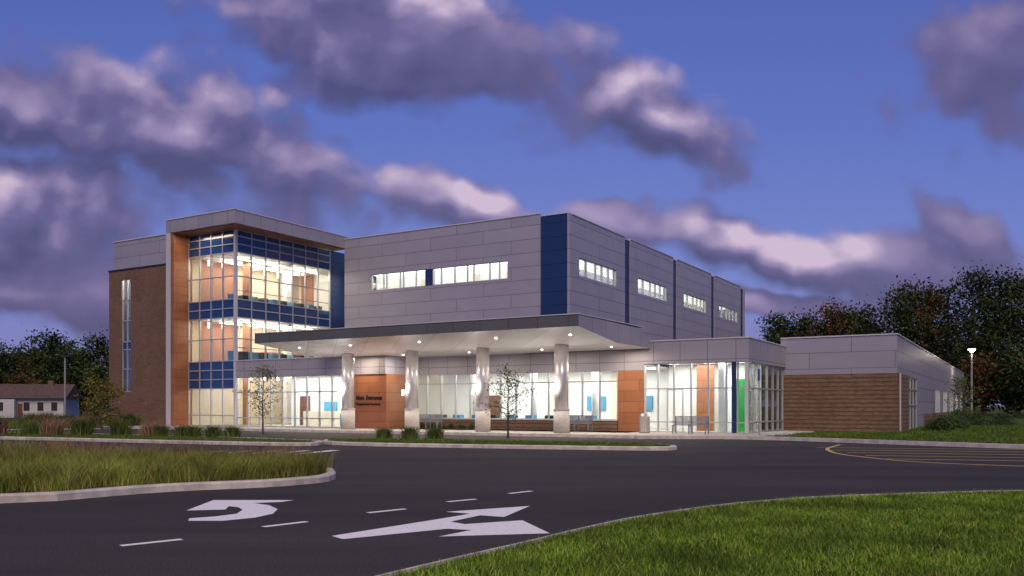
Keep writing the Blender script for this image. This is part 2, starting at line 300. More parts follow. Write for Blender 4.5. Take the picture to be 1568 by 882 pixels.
for t,z,s in(('Main Entrance',1.95,.42),('Outpatient Services',1.62,.22)):
    c=D.curves.new('entrance_lettering','FONT'); c.body=t; c.size=s; c.extrude=.02; c.offset=.006; c.space_character=1.1; c.materials.append(letter)
    o=D.objects.new('entrance_lettering',c); S.collection.objects.link(o); o.parent=bld; o.location=(-10.35,YF+.07,z); o.rotation_euler=(math.pi/2,0,0)
    if s>.3: o.scale=(.78,1,1)
# ---------------------------------------------------------------- ground
grassm=noisy(mat('lawn',(.1,.2,.03),.9,spec=.1),(.035,.055,.010),(.075,.105,.02),1.5,8,bump=.8,bscale=60)
field=noisy(mat('field_grass',(.1,.2,.03),.95,spec=.1),(.035,.06,.012),(.07,.10,.02),.15,8,bump=.5,bscale=4)
mulch=noisy(mat('mulch',(.05,.03,.02),.95,spec=.1),(.025,.016,.010),(.07,.045,.03),6,8,bump=1,bscale=40)
asph=mat('asphalt',(.05,.05,.05),.9,spec=.15)
def asphalt(m):
    b=m.node_tree.nodes['Principled BSDF']; tc=N(m,'ShaderNodeTexCoord')
    n1=N(m,'ShaderNodeTexNoise'); n1.inputs['Scale'].default_value=.25; n1.inputs['Detail'].default_value=8; n1.inputs['Roughness'].default_value=.6
    n2=N(m,'ShaderNodeTexNoise'); n2.inputs['Scale'].default_value=55; n2.inputs['Detail'].default_value=3
    mp=N(m,'ShaderNodeMapping'); mp.inputs['Scale'].default_value=(.35,1.6,1); mp.inputs['Rotation'].default_value=(0,0,.35); LK(m,tc.outputs['Object'],mp.inputs[0])
    LK(m,mp.outputs[0],n1.inputs['Vector']); LK(m,tc.outputs['Object'],n2.inputs['Vector'])
    r=N(m,'ShaderNodeValToRGB'); r.color_ramp.elements[0].position=.3; r.color_ramp.elements[1].position=.7
    r.color_ramp.elements[0].color=(.032,.029,.027,1); r.color_ramp.elements[1].color=(.060,.055,.051,1); LK(m,n1.outputs['Fac'],r.inputs[0])
    mr=N(m,'ShaderNodeMapRange'); mr.inputs[1].default_value=.3; mr.inputs[2].default_value=.7; mr.inputs[3].default_value=.4; mr.inputs[4].default_value=1.75; LK(m,n2.outputs['Fac'],mr.inputs[0])
    s=N(m,'ShaderNodeVectorMath',operation='SCALE'); LK(m,r.outputs[0],s.inputs[0]); LK(m,mr.outputs[0],s.inputs['Scale']); LK(m,s.outputs[0],b.inputs['Base Color'])
    bp=N(m,'ShaderNodeBump'); bp.inputs['Strength'].default_value=.5; bp.inputs['Distance'].default_value=.01; LK(m,n2.outputs['Fac'],bp.inputs['Height']); LK(m,bp.outputs[0],b.inputs['Normal'])
asphalt(asph)
paint=noisy(mat('road_paint_white',(.75,.75,.75),.6,spec=.2),(.56,.54,.51),(.86,.85,.81),22,10,lo=.31,hi=.43)
ypaint=noisy(mat('road_paint_yellow',(.6,.4,.05),.6,spec=.2),(.42,.28,.08),(.66,.46,.14),14,8,lo=.3,hi=.5)
def poly(name,pts,z,m,parent=None):
    bm=bmesh.new(); f=bm.faces.new([bm.verts.new((x,y,z)) for x,y in pts]); f.normal_update()
    if f.normal.z<0: f.normal_flip()
    bmesh.ops.triangulate(bm,faces=bm.faces)
    me=D.meshes.new(name); bm.to_mesh(me); me.materials.append(m); o=D.objects.new(name,me); S.collection.objects.link(o); o.parent=parent; return o
def chaikin(p,k=2,closed=True):
    for _ in range(k):
        q=[]; n=len(p)
        for i in range(n if closed else n-1):
            a=p[i];b=p[(i+1)%n]; q+=[(a[0]*.8+b[0]*.2,a[1]*.8+b[1]*.2),(a[0]*.2+b[0]*.8,a[1]*.2+b[1]*.8)]
        p=q if closed else [p[0]]+q+[p[-1]]
    return p
def ccw(p):
    A=sum(p[i][0]*p[(i+1)%len(p)][1]-p[(i+1)%len(p)][0]*p[i][1] for i in range(len(p))); return p if A>0 else p[::-1]
def inset(p,w):
    n=len(p); out=[]
    for i in range(n):
        a=Vector(p[i-1]);b=Vector(p[i]);c=Vector(p[(i+1)%n]); t=((b-a).normalized()+(c-b).normalized())
        t=t.normalized() if t.length>1e-6 else (c-b).normalized(); out.append((b.x-t.y*w,b.y+t.x*w))
    return out
def island(name,pts,m,kw=.2,h=.14,k=2):
    p=ccw(chaikin(pts,k)); q=inset(p,kw); n=len(p); e=empty(name)
    v=[(x,y,-.02) for x,y in p]+[(x,y,h-.03) for x,y in p]+[(x,y,h) for x,y in inset(p,.03)]+[(x,y,h) for x,y in q]+[(x,y,h-.06) for x,y in q]; f=[]
    for l in range(4):
        for i in range(n): j=(i+1)%n; f.append((l*n+i,l*n+j,(l+1)*n+j,(l+1)*n+i))
    mk('kerb',v,f,kerbm,e); poly('bed',q,h-.03,m,e); return e,q
poly('ground',[(-1500,-400),(1500,-400),(1500,2500),(-1500,2500)],-.03,field)
poly('asphalt_road',[(-60,-15),(60,-15),(60,23),(24,27.2),(18.4,31.5),(11.6,41.5),(12,47),(-22,68),(-60,68)],0,asph)
def slab(name,pts,z,m):
    p=ccw(pts); n=len(p); o=poly(name,p,z,m); v=[(x,y,-.02) for x,y in p]+[(x,y,z-.0005) for x,y in p]; mk(name+'_edge',v,[(i,(i+1)%n,n+(i+1)%n,n+i) for i in range(n)],kerbm,o); return o
slab('entrance_plaza',[L2W(-30,-14),L2W(-30,-8),L2W(8,-6),L2W(13.8,-6.5),L2W(14,-.5),L2W(15.8,-.7),(13.7,42.4),(11.5,40.3),(5.9,40.7)],.15,conc)
slab('side_lawn',[(11.7,40.2),(18.5,31.0),(24,26.8),(60,22.5),(150,18),(150,170),(-20,170),(0,80),L2W(15.7,3),L2W(16,-.6),(14,42.3)],.11,grassm)
def ribbon(name,pts,w,z0,z1,m,k=2):
    p=chaikin(pts,k,False); n=len(p); L=[];R=[]
    for i in range(n):
        a=Vector(p[max(i-1,0)]);b=Vector(p[min(i+1,n-1)]); t=(b-a).normalized(); L.append((p[i][0]-t.y*w/2,p[i][1]+t.x*w/2)); R.append((p[i][0]+t.y*w/2,p[i][1]-t.x*w/2))
    v=[(x,y,z0) for x,y in L]+[(x,y,z1) for x,y in L]+[(x,y,z1) for x,y in R]+[(x,y,z0) for x,y in R]; f=[]
    for i in range(n-1):
        for l in range(3): f.append((l*n+i,l*n+i+1,(l+1)*n+i+1,(l+1)*n+i))
    return mk(name,v,f,m)
ribbon('kerb',[(5.9,40.6),(11.3,40.2),(18.4,30.8),(24,26.6),(60,22.3)],.4,-.02,.156,kerbm)
ribbon('footpath',[(24,34.5),(33,38),(48,42),(80,50)],1.5,.05,.116,conc)
ribbon('footpath',[(-46,46),(-34,56),(-25,59)],1.6,-.02,.03,conc)
poly('verge_lawn',[(-62,51.5),(-33,55.5),L2W(-27.5,-13),L2W(-27.3,-9),L2W(-36,-9),L2W(-60,0),(-62,90)],.02,grassm)
eA,qA=island('tree_island',[(-7.6,33.4),(5.2,29.3),(6.1,30.6),(5.2,32.9),(-8.2,38)],grassm)
eB,qB=island('tree_island',[(-60,50),(-24.3,40),(-12.9,34.6),(-7.6,32.6),(-7.8,35.8),(-17.2,42),(-32,49),(-60,60)],grassm)
eC,qC=island('grass_island',[(-26,10.5),(-7.94,13.2),(-6.36,15.4),(-4.5,16.3),(-3.6,17.6),(-4.3,20.3),(-8.2,21.6),(-12,22.3),(-26,23.5)],mulch)
eD,qD=island('grass_island',[(-30,24.5),(-14,24.2),(-12.7,25.2),(-14.5,27.5),(-30,31)],mulch)
fl=[(-2.6,5.5),(-1.2,7.6),(-.55,8.55),(.12,9.47),(.77,10.46),(1.67,11.66),(3.18,13.1),(5.1,14.3),(9.3,15.4),(16,16),(34,15.5),(34,-8),(-6,-8)]
eF,qF=island('front_lawn',fl,grassm,kw=.07,h=.05,k=1)
ar1=[(-4.83,12.61),(-4.92,14.01),(-3.59,14.01),(-3.73,13.73),(-4.13,13.59),(-3.79,13.28),(-3.52,12.77),(-3.44,12.23),(-3.57,11.8),(-3.91,11.47),(-4.37,11.47),(-4.45,11.73),(-4.16,11.94),(-3.96,12.23),(-4.02,12.69),(-4.19,13.02),(-4.38,13.15),(-4.29,12.73)]
ar2=[(-2.15,10.14),(-1.1,11.53),(-.6,12.23),(-.97,12.46),(.28,13.19),(-.11,11.87),(-.45,12.05),(-.82,11.4),(-.62,11.15),(.14,11.53),(.46,10.35),(-.87,10.09),(-.51,10.62),(-.82,10.73),(-1.97,9.89)]
poly('turn_arrow_marking',ar1,.004,paint); poly('fork_arrow_marking',ar2,.004,paint)
def line(a,b,w):
    a=Vector(a);b=Vector(b);t=(b-a).normalized(); n=Vector((-t.y,t.x))*w/2
    return [tuple(a+n),tuple(b+n),tuple(b-n),tuple(a-n)]
def lines(name,L,w,m,z=.004):
    v=[];f=[]
    for a,b in L:
        k=len(v); v+=[(x,y,z) for x,y in line(a,b,w)]; f.append((k+3,k+2,k+1,k))
    return mk(name,v,f,m)
lines('lane_dash_markings',[((-4.34,9.43),(-3.84,9.89)),((-3.19,10.91),(-2.75,11.4)),((-2.09,12.34),(-1.61,12.81)),((-1.05,13.77),(-.6,14.16)),((-.05,15.06),(.36,15.52))],.115,paint)
lines('crosswalk_markings',[((-12.6+.95*i,25.6+.35*i),(-11.9+.95*i,29.3+.1*i)) for i in range(7)],.4,paint)
arc=chaikin([(13.2,34.2),(11.4,31),(10.5,27.5),(11.0,23.6),(13.5,21.6),(20,20.5),(32,19)],3,False)
lines('parking_outline_marking',list(zip(arc[:-1],arc[1:])),.14,ypaint)
lines('parking_hatch_markings',[((11.0+.1*i,25.0+1.7*i),(24+1.0*i,21.4+1.7*i)) for i in range(5)],.14,ypaint)
# ---------------------------------------------------------------- grass blades
def leafmat(name,c1,c2,c3=None,dk=.6):
    m=mat(name,c1,.65,spec=.15); b=m.node_tree.nodes['Principled BSDF']; g=N(m,'ShaderNodeNewGeometry'); r=N(m,'ShaderNodeValToRGB')
    r.color_ramp.elements[0].color=(*c1,1); r.color_ramp.elements[1].color=(*c2,1)
    if c3: e=r.color_ramp.elements.new(.8); e.color=(*c2,1); r.color_ramp.elements[-1].color=(*c3,1)
    tc=N(m,'ShaderNodeTexCoord'); n=N(m,'ShaderNodeTexNoise'); n.inputs['Scale'].default_value=.9; n.inputs['Detail'].default_value=3; LK(m,tc.outputs['Object'],n.inputs['Vector'])
    mr=N(m,'ShaderNodeMapRange'); mr.inputs[1].default_value=.33; mr.inputs[2].default_value=.67; mr.inputs[3].default_value=dk; mr.inputs[4].default_value=1.35; LK(m,n.outputs['Fac'],mr.inputs[0])
    s=N(m,'ShaderNodeVectorMath',operation='SCALE'); LK(m,g.outputs['Random Per Island'],r.inputs[0]); LK(m,r.outputs[0],s.inputs[0]); LK(m,mr.outputs[0],s.inputs['Scale']); LK(m,s.outputs[0],b.inputs['Base Color'])
    return m
def inpoly(px,py,P):
    r=np.zeros(len(px),bool); n=len(P)
    for i in range(n):
        x1,y1=P[i];x2,y2=P[(i+1)%n]
        if y1==y2: continue
        c=((y1>py)!=(y2>py))&(px<(x2-x1)*(py-y1)/(y2-y1)+x1); r^=c
    return r
def blades(name,px,py,z,h0,h1,w,m,lean=.5,parent=None):
    n=len(px); th=rng.uniform(0,2*np.pi,n); h=rng.uniform(h0,h1,n); ph=rng.uniform(0,2*np.pi,n); ln=rng.uniform(.1,lean,n)*h
    dx=np.cos(th)*w/2; dy=np.sin(th)*w/2; zz=np.full(n,z)
    ex=np.cos(ph)*ln; ey=np.sin(ph)*ln
    a=np.stack([px-dx,py-dy,zz],1); b=np.stack([px+dx,py+dy,zz],1)
    c=np.stack([px+dx*.8+ex*.35,py+dy*.8+ey*.35,zz+h*.6],1); d=np.stack([px-dx*.8+ex*.35,py-dy*.8+ey*.35,zz+h*.6],1); e=np.stack([px+ex,py+ey,zz+h],1)
    V=np.stack([a,b,c,d,e],1).reshape(-1,3); k=np.arange(n)*5
    me=D.meshes.new(name); me.vertices.add(5*n); me.vertices.foreach_set('co',V.ravel())
    li=np.stack([k,k+1,k+2,k+3,k+3,k+2,k+4],1).ravel(); me.loops.add(7*n); me.loops.foreach_set('vertex_index',li)
    ls=np.stack([np.arange(n)*7,np.arange(n)*7+4],1).ravel(); me.polygons.add(2*n); me.polygons.foreach_set('loop_start',ls); 
    me.update(calc_edges=True); me.validate(); me.materials.append(m); o=D.objects.new(name,me); S.collection.objects.link(o); o.parent=parent; return o
lawnb=leafmat('lawn_blades',(.085,.165,.014),(.185,.31,.026),(.38,.37,.11),.5)
lawnf=leafmat('verge_blades',(.05,.10,.010),(.115,.19,.018),(.17,.18,.04))
tallb=leafmat('tall_grass_blades',(.12,.17,.025),(.28,.31,.06),(.38,.27,.12),.5)
n=330000; yy=rng.uniform(6,16,n); xx=rng.uniform(-2,19,n); keep=inpoly(xx,yy,inset(ccw(qF),.02))&(xx<yy*.85+3)&(rng.uniform(0,1,n)<np.clip(12/yy,.6,1)); xx,yy=xx[keep],yy[keep]
blades('lawn_grass',xx,yy,.015,.025,.09,.009,lawnb,1.1,eF)
def scatter(P,n,bx):
    x=rng.uniform(bx[0],bx[1],n); y=rng.uniform(bx[2],bx[3],n); k=inpoly(x,y,P); return x[k],y[k]
x,y=scatter(qC,70000,(-16,-3,12.5,23)); k=(rng.uniform(0,1,len(x))<.2+.8*(np.sin(x*2.1)*np.sin(y*2.3+x)>-.3)); x,y=x[k],y[k]
blades('tall_grass',x,y,.1,.08,.34,.011,tallb,.8,eC)
x,y=scatter(qC,1300,(-16,-3,12.5,23)); x=np.repeat(x,55); y=np.repeat(y,55); x=x+rng.normal(0,.055,len(x)); y=y+rng.normal(0,.055,len(y))
blades('tall_grass_tufts',x,y,.1,.28,.52,.010,tallb,1.0,eC)
x,y=scatter(qD,16000,(-25,-12,24,31)); blades('tall_grass',x,y,.1,.2,.5,.015,tallb,.6,eD)
for e,q,bx in((eA,qA,(-9,7,29,39)),(eB,qB,(-40,-7,32,55))):
    x,y=scatter(q,50000,bx); blades('lawn_grass',x,y,.1,.05,.12,.02,lawnf,.8,e)
x=rng.uniform(11,60,90000); y=rng.uniform(22,60,90000); k=inpoly(x,y,[(12,40.2),(18.7,31.4),(24,27.1),(60,22.8),(60,60),(28,60),(20.5,46.4),(15,45)]); blades('lawn_grass',x[k],y[k],.1,.05,.12,.03,lawnf,.8)
x=rng.uniform(-62,-22,40000); y=rng.uniform(50,80,40000); k=inpoly(x,y,[(-62,51.5),(-33,55.5),L2W(-27.8,-12.8),L2W(-27.8,-10.2),L2W(-36,-9),L2W(-60,0),(-62,90)]); blades('lawn_grass',x[k],y[k],.01,.06,.14,.04,lawnf,.8)
pm=leafmat('plume_grass',(.18,.11,.07),(.32,.20,.13))
def clump(name,cx,cy,z,h,r,n,m,w=.02):
    x=cx+rng.normal(0,r*.3,n); y=cy+rng.normal(0,r*.3,n); return blades(name,x,y,z,h*.5,h,w,m,.9)
shr=leafmat('shrub_leaves',(.02,.04,.010),(.055,.095,.02))
gl=leafmat('green_clump_grass',(.05,.08,.02),(.12,.16,.04),(.2,.17,.07))
for X,Y in((-5.6,37.2),(-4.4,36.8),(-3.3,36.4),(-15.7,40.5),(-15.0,40.1),(-13.9,39.6),(-12.9,39.2),(-17,41.2)): clump('ornamental_grass',X,Y,.1,.62,.45,500,gl,.03)
for X,Y,k in((-26,43,0),(-24.6,43.5,1),(-22.9,42.5,0),(-28,45,1),(-17.6,41.5,0),(-21.2,42,1),(-30,46,0),(-19.5,42.3,1)): clump('ornamental_grass',X,Y,.1,rng.uniform(.7,1.2),.7,420,(pm,gl)[k],.03)
for i in range(26):
    lx=-29-rng.uniform(0,14); P_=L2W(lx,-11.3-rng.uniform(0,1.4)); clump('planting_grass',P_[0],P_[1],.02,rng.uniform(.6,1.3),.9,220,(pm,gl,shr)[i%3],.04)
for i in range(24):
    X=-17.5+i*.55+rng.normal(0,.2); clump('plume_grass',X,22.0-.22*max(0,i-10)+rng.normal(0,.3),.1,.72,1.2,190,pm,.010)
# ---------------------------------------------------------------- trees
bark=noisy(mat('bark',(.08,.06,.05),.9),(.05,.04,.03),(.11,.09,.07),8,stretch=(1,1,.2))
lf1=leafmat('leaves_small_tree',(.06,.09,.025),(.11,.15,.04),(.18,.14,.05)); lf2=leafmat('leaves_dark',(.014,.032,.009),(.055,.092,.022),(.10,.085,.025),.35)
lf3=leafmat('leaves_autumn',(.045,.035,.010),(.11,.065,.02),(.20,.06,.02),.4); lf4=leafmat('leaves_yellow',(.10,.10,.02),(.2,.17,.04))
for m_ in (lf2,lf3):
    for q_ in m_.node_tree.nodes:
        if q_.type=='TEX_NOISE': q_.inputs['Scale'].default_value=.28
def tree_geo(V,F,I,cx,cy,z,H,R,r0,nb,nl,ls,base=.25,limat=1,spread=1):
    def tube(p0,p1,a,b,s=6):
        k=len(V); d=(p1-p0).normalized(); u=d.orthogonal().normalized(); w=d.cross(u)
        for p,r in((p0,a),(p1,b)):
            for i in range(s): t=2*math.pi*i/s; V.append(tuple(p+(u*math.cos(t)+w*math.sin(t))*r))
        for i in range(s): F.append((k+i,k+(i+1)%s,k+s+(i+1)%s,k+s+i)); I.append(0)
    pts=[Vector((cx,cy,z))]; nseg=6
    for i in range(1,nseg+1): pts.append(Vector((cx+random.gauss(0,.02*H*.3*i/nseg),cy+random.gauss(0,.02*H*.3*i/nseg),z+H*.93*i/nseg)))
    for i in range(nseg): tube(pts[i],pts[i+1],r0*(1-i/nseg)+.01,r0*(1-(i+1)/nseg)+.008)
    tips=[]
    for b in range(nb):
        t=base+(1-base)*((b+random.random())/nb)*.95; f=t*nseg; i=min(int(f),nseg-1); p=pts[i].lerp(pts[i+1],f-i)
        an=random.uniform(0,2*math.pi); prof=math.sin(math.pi*min(1,max(.08,(t-base)/(1-base)*.85+.15)))**.7
        l=R*prof*random.uniform(.65,1.15); up=random.uniform(.25,.8)*l
        q=p+Vector((math.cos(an)*l,math.sin(an)*l,up)); mid=p.lerp(q,.5)+Vector((0,0,-.05*l))
        rr=r0*(1-t)*.5+.006; tube(p,mid,rr,rr*.7,4); tube(mid,q,rr*.7,rr*.25,4)
        tips+= [q,p.lerp(q,.7),p.lerp(q,.45)]
        for _ in range(2):
            q2=mid+Vector((random.gauss(0,.35*l),random.gauss(0,.35*l),random.uniform(.1,.5)*l)); tube(mid,q2,rr*.5,rr*.2,3); tips.append(q2)
    tips.append(pts[-1])
    for q in tips:
        cs=random.uniform(.5,1.2)*R*.26*spread
        for _ in range(int(nl*random.uniform(.4,1.5))):
            c=q+Vector((random.gauss(0,cs),random.gauss(0,cs),random.gauss(0,cs*.7))); s=ls*random.uniform(.6,1.3)
            u=Vector((random.gauss(0,1),random.gauss(0,1),random.gauss(0,1))).normalized(); w=u.orthogonal().normalized()
            w=(w*math.cos(s*99)+u.cross(w)*math.sin(s*99)); k=len(V)
            V.extend([tuple(c-u*s*.6),tuple(c+w*s*.32),tuple(c+u*s*.6),tuple(c-w*s*.32)]); F.append((k,k+1,k+2,k+3)); I.append(limat)
def tree(name,cx,cy,z,H,R,r0,nb,nl,ls,m,base=.25):
    V,F,I=[],[],[]; tree_geo(V,F,I,cx,cy,z,H,R,r0,nb,nl,ls,base); return mk(name,V,F,[bark,m],idx=I)
tree('young_tree',-12.6,43.0,.1,3.7,1.0,.045,26,7,.09,lf1); tree('young_tree',-.18,38.2,.1,3.35,.95,.045,26,7,.09,lf1)
tree('young_tree',-27.5,57,0,3.4,1.2,.06,22,22,.14,lf4,.1); tree('young_tree',34.5,65,.1,3.8,1.2,.06,24,10,.13,lf1)
def mass(name,L,mats):
    V,F,I=[],[],[]
    for (x,y,H,R,k) in L: tree_geo(V,F,I,x,y,0,H,R,H*.018,30,19,.46,.12,k,1.0)
    return mk(name,V,F,mats,idx=I)
LR=[]
for i in range(36):
    t=i/35; X=47+t*69; Y=150-t*48+random.uniform(-6,6)
    LR.append((X,Y,random.uniform(16,20)+(4.6 if t>.2 else 0)-(2.0 if t>.85 else 0),random.uniform(3.8,5.6),random.choice([1,1,1,1,2])))
for i in range(20): LR.append((38+i*4.2,182-i*2+random.uniform(-4,4),random.uniform(12,15)+(5 if i>3 else 0),5,1))
for i in range(14): LR.append((62+i*3.5+random.uniform(-1,1),112-i*1.2+random.uniform(-3,3),random.uniform(5,9),3.2,random.choice([1,1,2])))
mass('distant_trees',LR,[bark,lf2,lf3])
LL=[]
for i in range(30): LL.append((-135+i*2.9,150+random.uniform(-12,12),random.uniform(10.5,15.5),random.uniform(3,4.5),random.choice([1,1,2])))
for i in range(22): LL.append((-120+i*3,132+random.uniform(-5,5),random.uniform(4,8),3,random.choice([1,1,2])))
mass('distant_trees',LL,[bark,lf2,lf3])
tree('bare_tree',62,99,0,21,6,.3,34,0,.1,lf3,.25)
def bush(name,cx,cy,z,R,H,n,m,ls=.09):
    V,F=[],[]
    for _ in range(n):
        t=random.random()**.4; an=random.uniform(0,6.283); ph=random.uniform(0,1.5); c=Vector((cx+R*t*math.cos(an)*math.cos(ph),cy+R*t*math.sin(an)*math.cos(ph),z+H*t*math.sin(ph)*random.uniform(.7,1.1)))
        u=Vector((random.gauss(0,1),random.gauss(0,1),random.gauss(0,1))).normalized(); w=u.orthogonal().normalized(); k=len(V)
        V.extend([tuple(c-u*ls),tuple(c+w*ls*.5),tuple(c+u*ls),tuple(c-w*ls*.5)]); F.append((k,k+1,k+2,k+3))
    return mk(name,V,F,[m])
for X,Y,R in((25.5,50.5,.9),(27,53.5,1),(28.6,55,.9),(29.8,57,.9),(36,66,1.3),(38,66,1.1),(31.5,60,.8),(42,80,1.4),(45,84,1.2)): bush('shrub',X,Y,.1,R,R*.9,900,shr)
for k_ in range(7):
    P_=L2W(1.5+k_*.75-9,-7.4); bush('foundation_shrub',P_[0],P_[1],.15,.3,.35,150,shr,.05)
# ---------------------------------------------------------------- street furniture
def bench(x,y,rz):
    e=empty('park_bench',(x,y,.15),rz); c=Col()
    for sx in(-.85,0,.85):
        c.box('leg',steel,sx-.03,sx+.03,-.28,-.22,0,.44); c.box('leg',steel,sx-.03,sx+.03,.2,.26,0,.88); c.box('arm',steel,sx-.03,sx+.03,-.28,.26,.62,.66); c.box('rail',steel,sx-.03,sx+.03,-.22,.2,.38,.42)
    for i in range(7): c.box('seat',steel,-.9,.9,-.27+i*.068,-.225+i*.068,.425,.45)
    for i in range(32): c.box('backrest',steel,-.88+i*.056,-.85+i*.056,.17,.19,.48,.86)
    c.box('backrest_rail',steel,-.9,.9,.16,.2,.86,.9); c.box('backrest_rail',steel,-.9,.9,.16,.2,.46,.49); c.build(e)
for lx,ly in((11.5,-9.3),(4.6,-8.3),(-5.6,-8.3)): bench(*L2W(lx,ly),ANG)
def bin_(x,y):
    e=empty('litter_bin',(x,y,.15)); c=Col()
    c.cyl('body',plinth,(0,0,.03),(0,0,.85),.26,.26,24); c.cyl('base',dark,(0,0,0),(0,0,.03),.28,.28,24); c.cyl('lid',steel,(0,0,.87),(0,0,1.02),.28,.16,24)
    for k in range(18): t=k*math.pi/9; c.box('slat',steel,.27*math.cos(t)-.012,.27*math.cos(t)+.012,.27*math.sin(t)-.012,.27*math.sin(t)+.012,.03,.87)
    c.build(e)
bin_(*L2W(8.9,-9.0))
def lamp_post(x,y,H,z0,on):
    e=empty('street_lamp',(x,y,z0)); c=Col(); c.cyl('base',conc,(0,0,0),(0,0,.6),.28,.28,16); c.cyl('pole',galv,(0,0,.6),(0,0,H),.10,.07,10)
    c.box('head',dark,-.45,.45,-.2,.2,H,H+.12); c.box('arm',dark,-.04,.04,-.03,.03,H-.2,H)
    if on: c.cyl('lens',lens,(0,0,H-.26),(0,0,H-.002),.14,.34,16)
    c.build(e)
    if on: light('POINT','bulb',(0,0,H-.4),1100,(1,.85,.6),.12,parent=e)
lamp_post(46.5,86,7.2,.1,True); lamp_post(-41,78,6.1,0,False)
P_=L2W(14.9,-9.2)
e=empty('traffic_sign',(P_[0],P_[1],.1),ANG); c=Col(); c.cyl('post',steel,(0,0,0),(0,0,3.3),.03,.03,8); c.box('panel',mat('sign_blue',(.03,.1,.35),.4),-.02,.02,-.16,.16,2.7,3.25); c.box('panel_border',white,-.023,-.021,-.18,.18,2.68,3.27); c.build(e)
e=empty('utility_enclosure',(*L2W(-40,4),0),ANG); c=Col(); c.box('wall',panel_f,0,4.6,0,5,1.9,4.6); c.box('brick_base',brick,-.03,4.6,-.03,5,-.1,1.9); c.box('cap',white,-.06,4.65,-.06,5.05,4.6,4.68); c.build(e)
e=empty('white_house',(-66.5,118,-.2),math.radians(8)); c=Col()
sid=bricky('white_siding',(.5,.5,.53),(.54,.54,.57),(.3,.3,.3),40,.18,.012,.7,0,0,.3); rf=noisy(mat('shingle_roof',(.2,.08,.06),.9),(.07,.045,.04),(.12,.075,.065),3)
c.box('walls',sid,-5,4,0,6,0,2.9); c.box('walls',sid,-5,-2,-1,0,0,2.7)
for x in(-4.2,-1.2,.6,2.4): c.box('window',dark,x,x+.8,-.04 if x>-2 else -1.04,0 if x>-2 else -1,1.1,2.3); c.box('window_frame',white,x-.1,x+.9,-.03 if x>-2 else -1.03,-.001 if x>-2 else -1.001,1,2.4)
c.box('door',redd,-1.95,-1.3,-.03,-.001,0,2.1); c.box('chimney',brick,1,1.7,2.6,3.2,3,5.4); c.build(e)
mk('roof',[(-5.5,-.6,2.85),(4.5,-.6,2.85),(4.5,6.6,2.85),(-5.5,6.6,2.85),(-5.5,3,4.9),(4.5,3,4.9)],[(0,1,5,4),(2,3,4,5),(0,4,3),(1,2,5),(3,2,1,0)],rf,e)
# ---------------------------------------------------------------- sky
w=D.worlds.new('World'); S.world=w; w.use_nodes=True; nt=w.node_tree; nt.nodes.clear()
w.cycles.sampling_method='MANUAL'; w.cycles.sample_map_resolution=256
def nn(tree,t,**k):
    q=tree.nodes.new(t)
    for a,v in k.items(): setattr(q,a,v)
    return q
def math_(tree,op,a,b=None,c=None,clamp=False):
    q=nn(tree,'ShaderNodeMath',operation=op,use_clamp=clamp)
    for i,s in enumerate((a,b,c)):
        if s is None: continue
        if isinstance(s,(int,float)): q.inputs[i].default_value=s
        else: tree.links.new(s,q.inputs[i])
    return q.outputs[0]
def blobs(tree,vec,L,k):
    cur=None
    for (a,b,rx,ry,t) in L:
        mp=nn(tree,'ShaderNodeMapping',vector_type='TEXTURE'); mp.inputs['Location'].default_value=(a,b,0); mp.inputs['Rotation'].default_value=(0,0,math.radians(t)); mp.inputs['Scale'].default_value=(rx,ry,1)
        tree.links.new(vec,mp.inputs[0]); ln=nn(tree,'ShaderNodeVectorMath',operation='LENGTH'); tree.links.new(mp.outputs[0],ln.inputs[0])
        v=math_(tree,'SUBTRACT',1.0,ln.outputs['Value']); cur=v if cur is None else math_(tree,'SMOOTH_MAX',cur,v,k)
    return cur
gr=D.node_groups.new('cloud_density','ShaderNodeTree'); gr.interface.new_socket('P',in_out='INPUT',socket_type='NodeSocketVector'); gr.interface.new_socket('D',in_out='OUTPUT',socket_type='NodeSocketFloat')
gi=nn(gr,'NodeGroupInput'); go=nn(gr,'NodeGroupOutput')
wn=nn(gr,'ShaderNodeTexNoise'); wn.inputs['Scale'].default_value=6; wn.inputs['Detail'].default_value=3; gr.links.new(gi.outputs[0],wn.inputs['Vector'])
s1=nn(gr,'ShaderNodeVectorMath',operation='SUBTRACT'); gr.links.new(wn.outputs['Color'],s1.inputs[0]); s1.inputs[1].default_value=(.5,.5,.5)
def warp(k):
    s2=nn(gr,'ShaderNodeVectorMath',operation='SCALE'); gr.links.new(s1.outputs[0],s2.inputs[0]); s2.inputs['Scale'].default_value=k
    s3=nn(gr,'ShaderNodeVectorMath',operation='ADD'); gr.links.new(gi.outputs[0],s3.inputs[0]); gr.links.new(s2.outputs[0],s3.inputs[1]); return s3.outputs[0]
CL=[(-.35,.31,.26,.105,-22),(-.62,.24,.28,.10,-5),(-.12,.43,.31,.115,-14),(.17,.35,.17,.065,-22),(-.10,.245,.20,.05,-12),(.57,.41,.15,.11,10),(.38,.17,.30,.042,-8),(.54,.20,.09,.04,-25),(.12,.215,.09,.035,-14),(-.55,.14,.30,.05,4),(-.62,.37,.2,.07,-14),(.2,.12,.4,.02,0)]
cur=blobs(gr,warp(.12),CL,.25)
fb=nn(gr,'ShaderNodeTexNoise'); fb.inputs['Scale'].default_value=6.5; fb.inputs['Detail'].default_value=6; fb.inputs['Roughness'].default_value=.5
mpn=nn(gr,'ShaderNodeMapping'); mpn.inputs['Scale'].default_value=(.85,1.2,1); mpn.inputs['Rotation'].default_value=(0,0,math.radians(15)); mpn.inputs['Location'].default_value=(5.3,1.7,.4); gr.links.new(gi.outputs[0],mpn.inputs[0]); gr.links.new(mpn.outputs[0],fb.inputs['Vector'])
